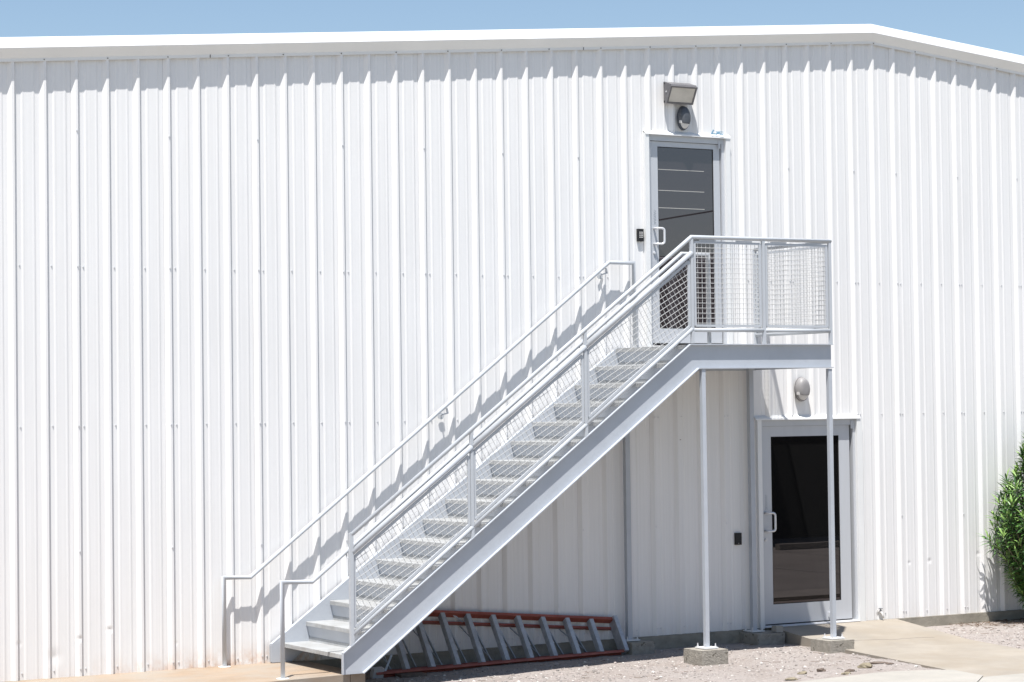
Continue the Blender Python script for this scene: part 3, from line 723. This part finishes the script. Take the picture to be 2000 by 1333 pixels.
block("concrete_footing", 8.035, 8.350, -1.600, -1.270, -.22, .086, "sunlit concrete footing against the edge of the walkway under the end column", "footing", group=GF)
block("concrete_footing", 6.43, 6.72, -.33, -.006, -.22, .060, "shaded concrete footing against the wall beyond the ladder end", "footing", group=GF)
block("concrete_footing", 8.02, 8.385, -.36, -.006, -.22, .060, "shaded concrete footing at the left corner of the walkway", "footing", group=GF)
block("white_block", 8.285, 8.375, -.34, -.25, .062, .128, "small pale concrete block at the foot of the ground level door frame", "block", M_CURB)
block("short_timber", 3.52, 3.80, -.74, -.60, -.075, -.036, "short dirty timber block under the left end of the ladder", "timber", M_ROCK2)

# ------------------------------------------------------------------ stepladder on its side
ld = empty("stepladder", (4.9, -.3, -.05)); tag(ld, "long orange fibreglass stepladder lying on its side under the stairs", "ladder")
def LD(bm, name, m, parent=None, **k):
    o = obj(name, bm, m, parent or ld, **k)
    if not parent: o.matrix_parent_inverse = Matrix.Translation(-ld.location)
    return o
lowA, lowB = Vector((3.30, -.60, -.028)), Vector((6.36, -.255, -.030))
upA, upB = Vector((3.30, -.095, .545)), Vector((6.345, -.075, .272))
def chan(bm, a, b, w, d, nrm):
    """side rail as a shallow channel: web plus two lips"""
    nrm = Vector(nrm).normalized(); t = (b - a).normalized(); s = t.cross(nrm).normalized()
    beam(bm, a, b, w, .006, side=nrm)
    for q in (-1, 1): beam(bm, a + s * q * (w / 2 - .003) + nrm * d / 2, b + s * q * (w / 2 - .003) + nrm * d / 2, .006, d, side=nrm)
cross = ((upA - lowA).normalized() + (upB - lowB).normalized()).normalized()
bm = bmesh.new(); chan(bm, lowA, lowB, .075, .028, -cross); LD(bm, "side_rail", M_RED)
bm = bmesh.new(); chan(bm, upA, upB, .075, .028, cross); LD(bm, "side_rail", M_RED)
tl = (lowB - lowA).normalized()
def rail_pt(A, B, x): t = (x - A.x) / (B.x - A.x); return A.lerp(B, t)
for n in range(9):
    lo = rail_pt(lowA, lowB, 6.05 - (8 - n) * .300); up = rail_pt(upA, upB, 6.05 - (8 - n) * .294)
    bm = bmesh.new(); d = (up - lo).normalized(); beam(bm, lo + d * .004, up - d * .004, .070, .004, side=(1, 0, 0))
    wdir = d.cross(Vector((1, 0, 0))).normalized()
    for q in (-1, 1): beam(bm, lo + d * .004 + wdir * q * .036 + Vector((.023, 0, 0)), up - d * .004 + wdir * q * .036 + Vector((.023, 0, 0)), .004, .046, side=(1, 0, 0))
    for q in (-.02, 0, .02): beam(bm, lo + d * .01 + wdir * q - Vector((.004, 0, 0)), up - d * .01 + wdir * q - Vector((.004, 0, 0)), .006, .004, side=(1, 0, 0))
    LD(bm, "step", M_LADALU)
# rear section folded against the front one
ruA, ruB = Vector((3.35, -.050, .445)), Vector((6.38, -.046, .178)); rlA, rlB = Vector((3.42, -.36, -.034)), Vector((6.25, -.10, -.036))
bm = bmesh.new(); chan(bm, ruA, ruB, .045, .02, (0, .4, .9)); LD(bm, "rear_rail", M_RED)
bm = bmesh.new(); chan(bm, rlA, rlB, .045, .02, (0, -.4, -.9)); LD(bm, "rear_rail", M_RED)
for n in range(9):
    lo = rail_pt(rlA, rlB, 6.02 - (8 - n) * .300 - .02); up = rail_pt(ruA, ruB, 5.92 - (8 - n) * .294 - .06)
    bm = bmesh.new(); beam(bm, lo, up, .028, .010, side=(1, 0, 0)); LD(bm, "rear_bar", M_LADALU)
    if n % 2 == 0:
        bm = bmesh.new(); beam(bm, lo + Vector((.02, .0, .0)), up + Vector((-.14, .01, .0)), .016, .006, side=(1, 0, 0)); LD(bm, "brace", M_LADALU)
bm = bmesh.new(); d = (upB - lowB).normalized(); beam(bm, lowB - d * .02 + Vector((.02, 0, 0)), upB + d * .035 + Vector((.02, 0, 0)), .13, .045, side=(1, 0, 0)); LD(bm, "top_cap", M_LADALU, bevel=.006)
for A, nm in ((lowA, "foot"), (upA, "foot")):
    bm = bmesh.new(); beam(bm, A - tl * .03 + Vector((0, 0, .012)), A + tl * .09 + Vector((0, 0, .012)), .10, .055, side=(0, 1, .3)); LD(bm, nm, M_FIT, bevel=.008)
bm = bmesh.new(); beam(bm, rail_pt(lowA, lowB, 3.42) + Vector((0, .0, .02)), rail_pt(lowA, lowB, 3.55) + Vector((0, .10, .16)), .022, .006, side=(0, 1, 0)); LD(bm, "spreader", M_LADALU)
bm = bmesh.new(); beam(bm, rail_pt(upA, upB, 4.45), rail_pt(ruA, ruB, 4.62), .018, .005, side=(0, 1, 0)); LD(bm, "spreader", M_LADALU)

# ------------------------------------------------------------------ rocks and litter by the curb
def rock(x, y, s, sx, sy, sz, m, label, name="rock", cat="rock", group="rocks along the curb", rot=0):
    bm = bmesh.new(); bmesh.ops.create_icosphere(bm, subdivisions=3, radius=1)
    for v in bm.verts:
        n_ = noise.noise(v.co * 1.4 + Vector((x * 7, y, 0))) * .35 + noise.noise(v.co * 4 + Vector((x, y * 3, 0))) * .14
        v.co *= 1 + n_; v.co = Vector((v.co.x * s * sx, v.co.y * s * sy, v.co.z * s * sz))
    o = obj(name, bm, m, loc=(x, y, gz(x, y) + s * sz * .45)); o.rotation_euler.z = rot; tag(o, label, cat, group); return o
rock(7.46, -2.90, .058, 1.25, .8, .55, M_ROCK, "largest yellowish rock near the curb, between the footing and the walkway", rot=-.2)
rock(6.95, -2.86, .038, 1.2, .8, .6, M_ROCK2, "small dark brown rock left of the big yellowish one")
rock(6.67, -2.93, .038, 1.4, .8, .5, M_ROCK, "flat tan stone left of the dark brown rock")
rock(6.30, -3.25, .045, 1.5, .9, .4, M_ROCK, "low tan stone half sunk at the curb, leftmost of the rocks")
rock(7.17, -3.02, .035, 1.5, .9, .5, M_ROCK2, "little brown pebble just left of the big yellowish rock")
rock(7.02, -3.16, .032, 1.6, .9, .5, M_ROCK, "little tan pebble right against the curb edge")
for (x, y, s, sx, lab, r_) in ((7.98, -2.72, .045, 2.6, "long strip of bark lying at the walkway corner", -.35), (8.05, -2.85, .03, 1.8, "short curled piece of bark beside the long strip", .2)):
    o = rock(x - .25, y, s, sx, .7, .35, M_ROCK2, lab, "bark", "bark", "bark pieces at the walkway corner", r_)
# small twigs
bm = bmesh.new()
for k in range(240):
    x = rnd.uniform(3.0, 13.5); y = -rnd.uniform(.2, 3.4)
    if walkL(y) - .05 < x < walkR(y) + .05: continue
    a_ = rnd.uniform(0, 3.14); l = rnd.uniform(.012, .045); z = gz(x, y) + .007
    beam(bm, (x - l * math.cos(a_), y - l * math.sin(a_), z), (x + l * math.cos(a_), y + l * math.sin(a_), z + rnd.uniform(0, .006)), .003, .003, side=(0, 0, 1))
for k in range(160):
    x = rnd.gauss(11.7, .45); y = -abs(rnd.gauss(.25, .3)) - .03; a_ = rnd.uniform(0, 3.14); l = rnd.uniform(.02, .05); z = gz(x, y) + .008
    beam(bm, (x - l * math.cos(a_), y - l * math.sin(a_), z), (x + l * math.cos(a_), y + l * math.sin(a_), z + .008), .011, .002, side=(0, 0, 1))
tag(obj("leaf_litter", bm, M_DRY), "dry twigs and fallen leaves scattered on the gravel", "leaf litter", kind="stuff")

# ------------------------------------------------------------------ oleander
ol = empty("oleander_bush", (12.02, -.55, -.03)); tag(ol, "green oleander bush with narrow leaves against the wall at the right edge", "bush")
OC = Vector((11.97, -.46, 0))
def leaf(verts, faces, mi, p, d, up, L0, W0, m_):
    d = d.normalized(); s = d.cross(up).normalized(); n_ = s.cross(d).normalized(); o_ = len(verts)
    prof = ((0, .12, 0), (.3, .85, .02), (.62, 1.0, .0), (1.0, .05, -.10)); row = []
    for t, w, sag in prof:
        c = p + d * L0 * t + n_ * sag * L0
        verts += [c - s * W0 * w + n_ * W0 * w * .35, c, c + s * W0 * w + n_ * W0 * w * .35]
    for i in range(3):
        a_ = o_ + i * 3
        for q in (0, 1): faces.append((a_ + q, a_ + q + 1, a_ + q + 4, a_ + q + 3)); mi.append(m_)
verts, faces, mi = [], [], []; stems = bmesh.new()
def env(z):   # radius of the bush at height z
    P_ = ((0, .22), (.35, .30), (.7, .50), (.95, .70), (1.2, .66), (1.45, .46), (1.85, .28), (2.2, .08))
    for (a, ra), (b, rb) in zip(P_, P_[1:]):
        if z <= b: return ra + (rb - ra) * (z - a) / (b - a)
    return .06
N_SH = 310
for k in range(N_SH):
    z = rnd.uniform(.30, 2.16); a_ = rnd.uniform(0, 2 * math.pi); R_ = env(z) * math.sqrt(rnd.uniform(.25, 1.0)) * rnd.uniform(.86, 1.10)
    tip = OC + Vector((R_ * math.cos(a_), R_ * math.sin(a_) * .80, z)); tip.y = min(tip.y, -.06)
    out = Vector((math.cos(a_), math.sin(a_), 0)); dirn = (out * (.9 - .35 * z) + Vector((0, 0, .75 + .3 * z)) + Vector((rnd.uniform(-.2, .2), rnd.uniform(-.2, .2), 0))).normalized()
    ln = rnd.uniform(.16, .30); base = tip - dirn * ln
    if k % 3 == 0: tube(stems, [OC + Vector((rnd.uniform(-.12, .12), rnd.uniform(-.1, .1), -.05)), OC.lerp(base, .5) + Vector((0, 0, .12)), base], .007, 5)
    tube(stems, [base, tip], .0035, 4)
    nl = rnd.randint(18, 26); depthf = R_ / env(z)
    for q in range(nl):
        t = q / nl; p = base + dirn * ln * t; az = q * 2.4 + rnd.uniform(-.3, .3)
        side = Matrix.Rotation(az, 3, dirn) @ dirn.orthogonal().normalized()
        open_ = 1.25 - .95 * t ** 2
        d = (dirn * (1 - .55 * open_) + side * open_ + Vector((0, 0, -.22 * (1 - t)))).normalized()
        if p.y + d.y * .1 > -.02: d.y = -abs(d.y)
        r_ = rnd.random(); m_ = 2 if (t > .7 and r_ < .7) or r_ < .14 else (1 if r_ < .62 else 0)
        leaf(verts, faces, mi, p, d, dirn + Vector((0, 0, .3)), rnd.uniform(.095, .165), rnd.uniform(.008, .0125), m_)
me = bpy.data.meshes.new("foliage"); me.from_pydata([tuple(v) for v in verts], [], faces); me.polygons.foreach_set("material_index", mi)
for m in M_LEAF: me.materials.append(m)
fo = bpy.data.objects.new("foliage", me); COL.objects.link(fo); fo.parent = ol; fo.matrix_parent_inverse = Matrix.Translation(-ol.location); fo["kind"] = "stuff"
so = obj("stem", stems, M_STEMG, ol); so.matrix_parent_inverse = Matrix.Translation(-ol.location)

# ------------------------------------------------------------------ across the lot, seen only mirrored in the door glass
wh = empty("brown_warehouse", (27, -24, -.17)); tag(wh, "long low dark brown warehouse across the parking lot, mirrored in the door glass", "building")
def WH(bm, name, m): o = obj(name, bm, m, wh); o.matrix_parent_inverse = Matrix.Translation(-wh.location); return o
bm = bmesh.new(); box(bm, 11, 46, -30, -17, -.17, 5.1); WH(bm, "wall", M_BROWN)
bm = bmesh.new(); box(bm, 10.6, 46.4, -30.4, -16.3, 5.1, 5.42); WH(bm, "roof", M_FASC)
for i in range(9):
    bm = bmesh.new(); box(bm, 12.5 + i * 3.6, 12.62 + i * 3.6, -16.5, -16.4, -.17, 5.1); WH(bm, "roof_post", M_BROWN)
for i in range(5):
    ws = bmesh.new(); box(ws, 13.2 + i * 2.9, 15.0 + i * 2.9, -14.15, -14.0, -.169, -.06); tag(obj("wheel_stop", ws, M_CURB, bevel=.01), "low pale concrete wheel stop in the row before the brown warehouse", "wheel stop", "wheel stops in the lot")
bm = bmesh.new(); tube(bm, [(13.0, -16.3, 5.2), (17.05, -15.2, 5.98), (18.3, -14.9, 6.2), (34, -11.5, 9.6)], .016, 6)
ub = tag(obj("overhead_cable", bm, M_BLACK), "black overhead cable crossing the lot, mirrored in the upper door glass", "cable")
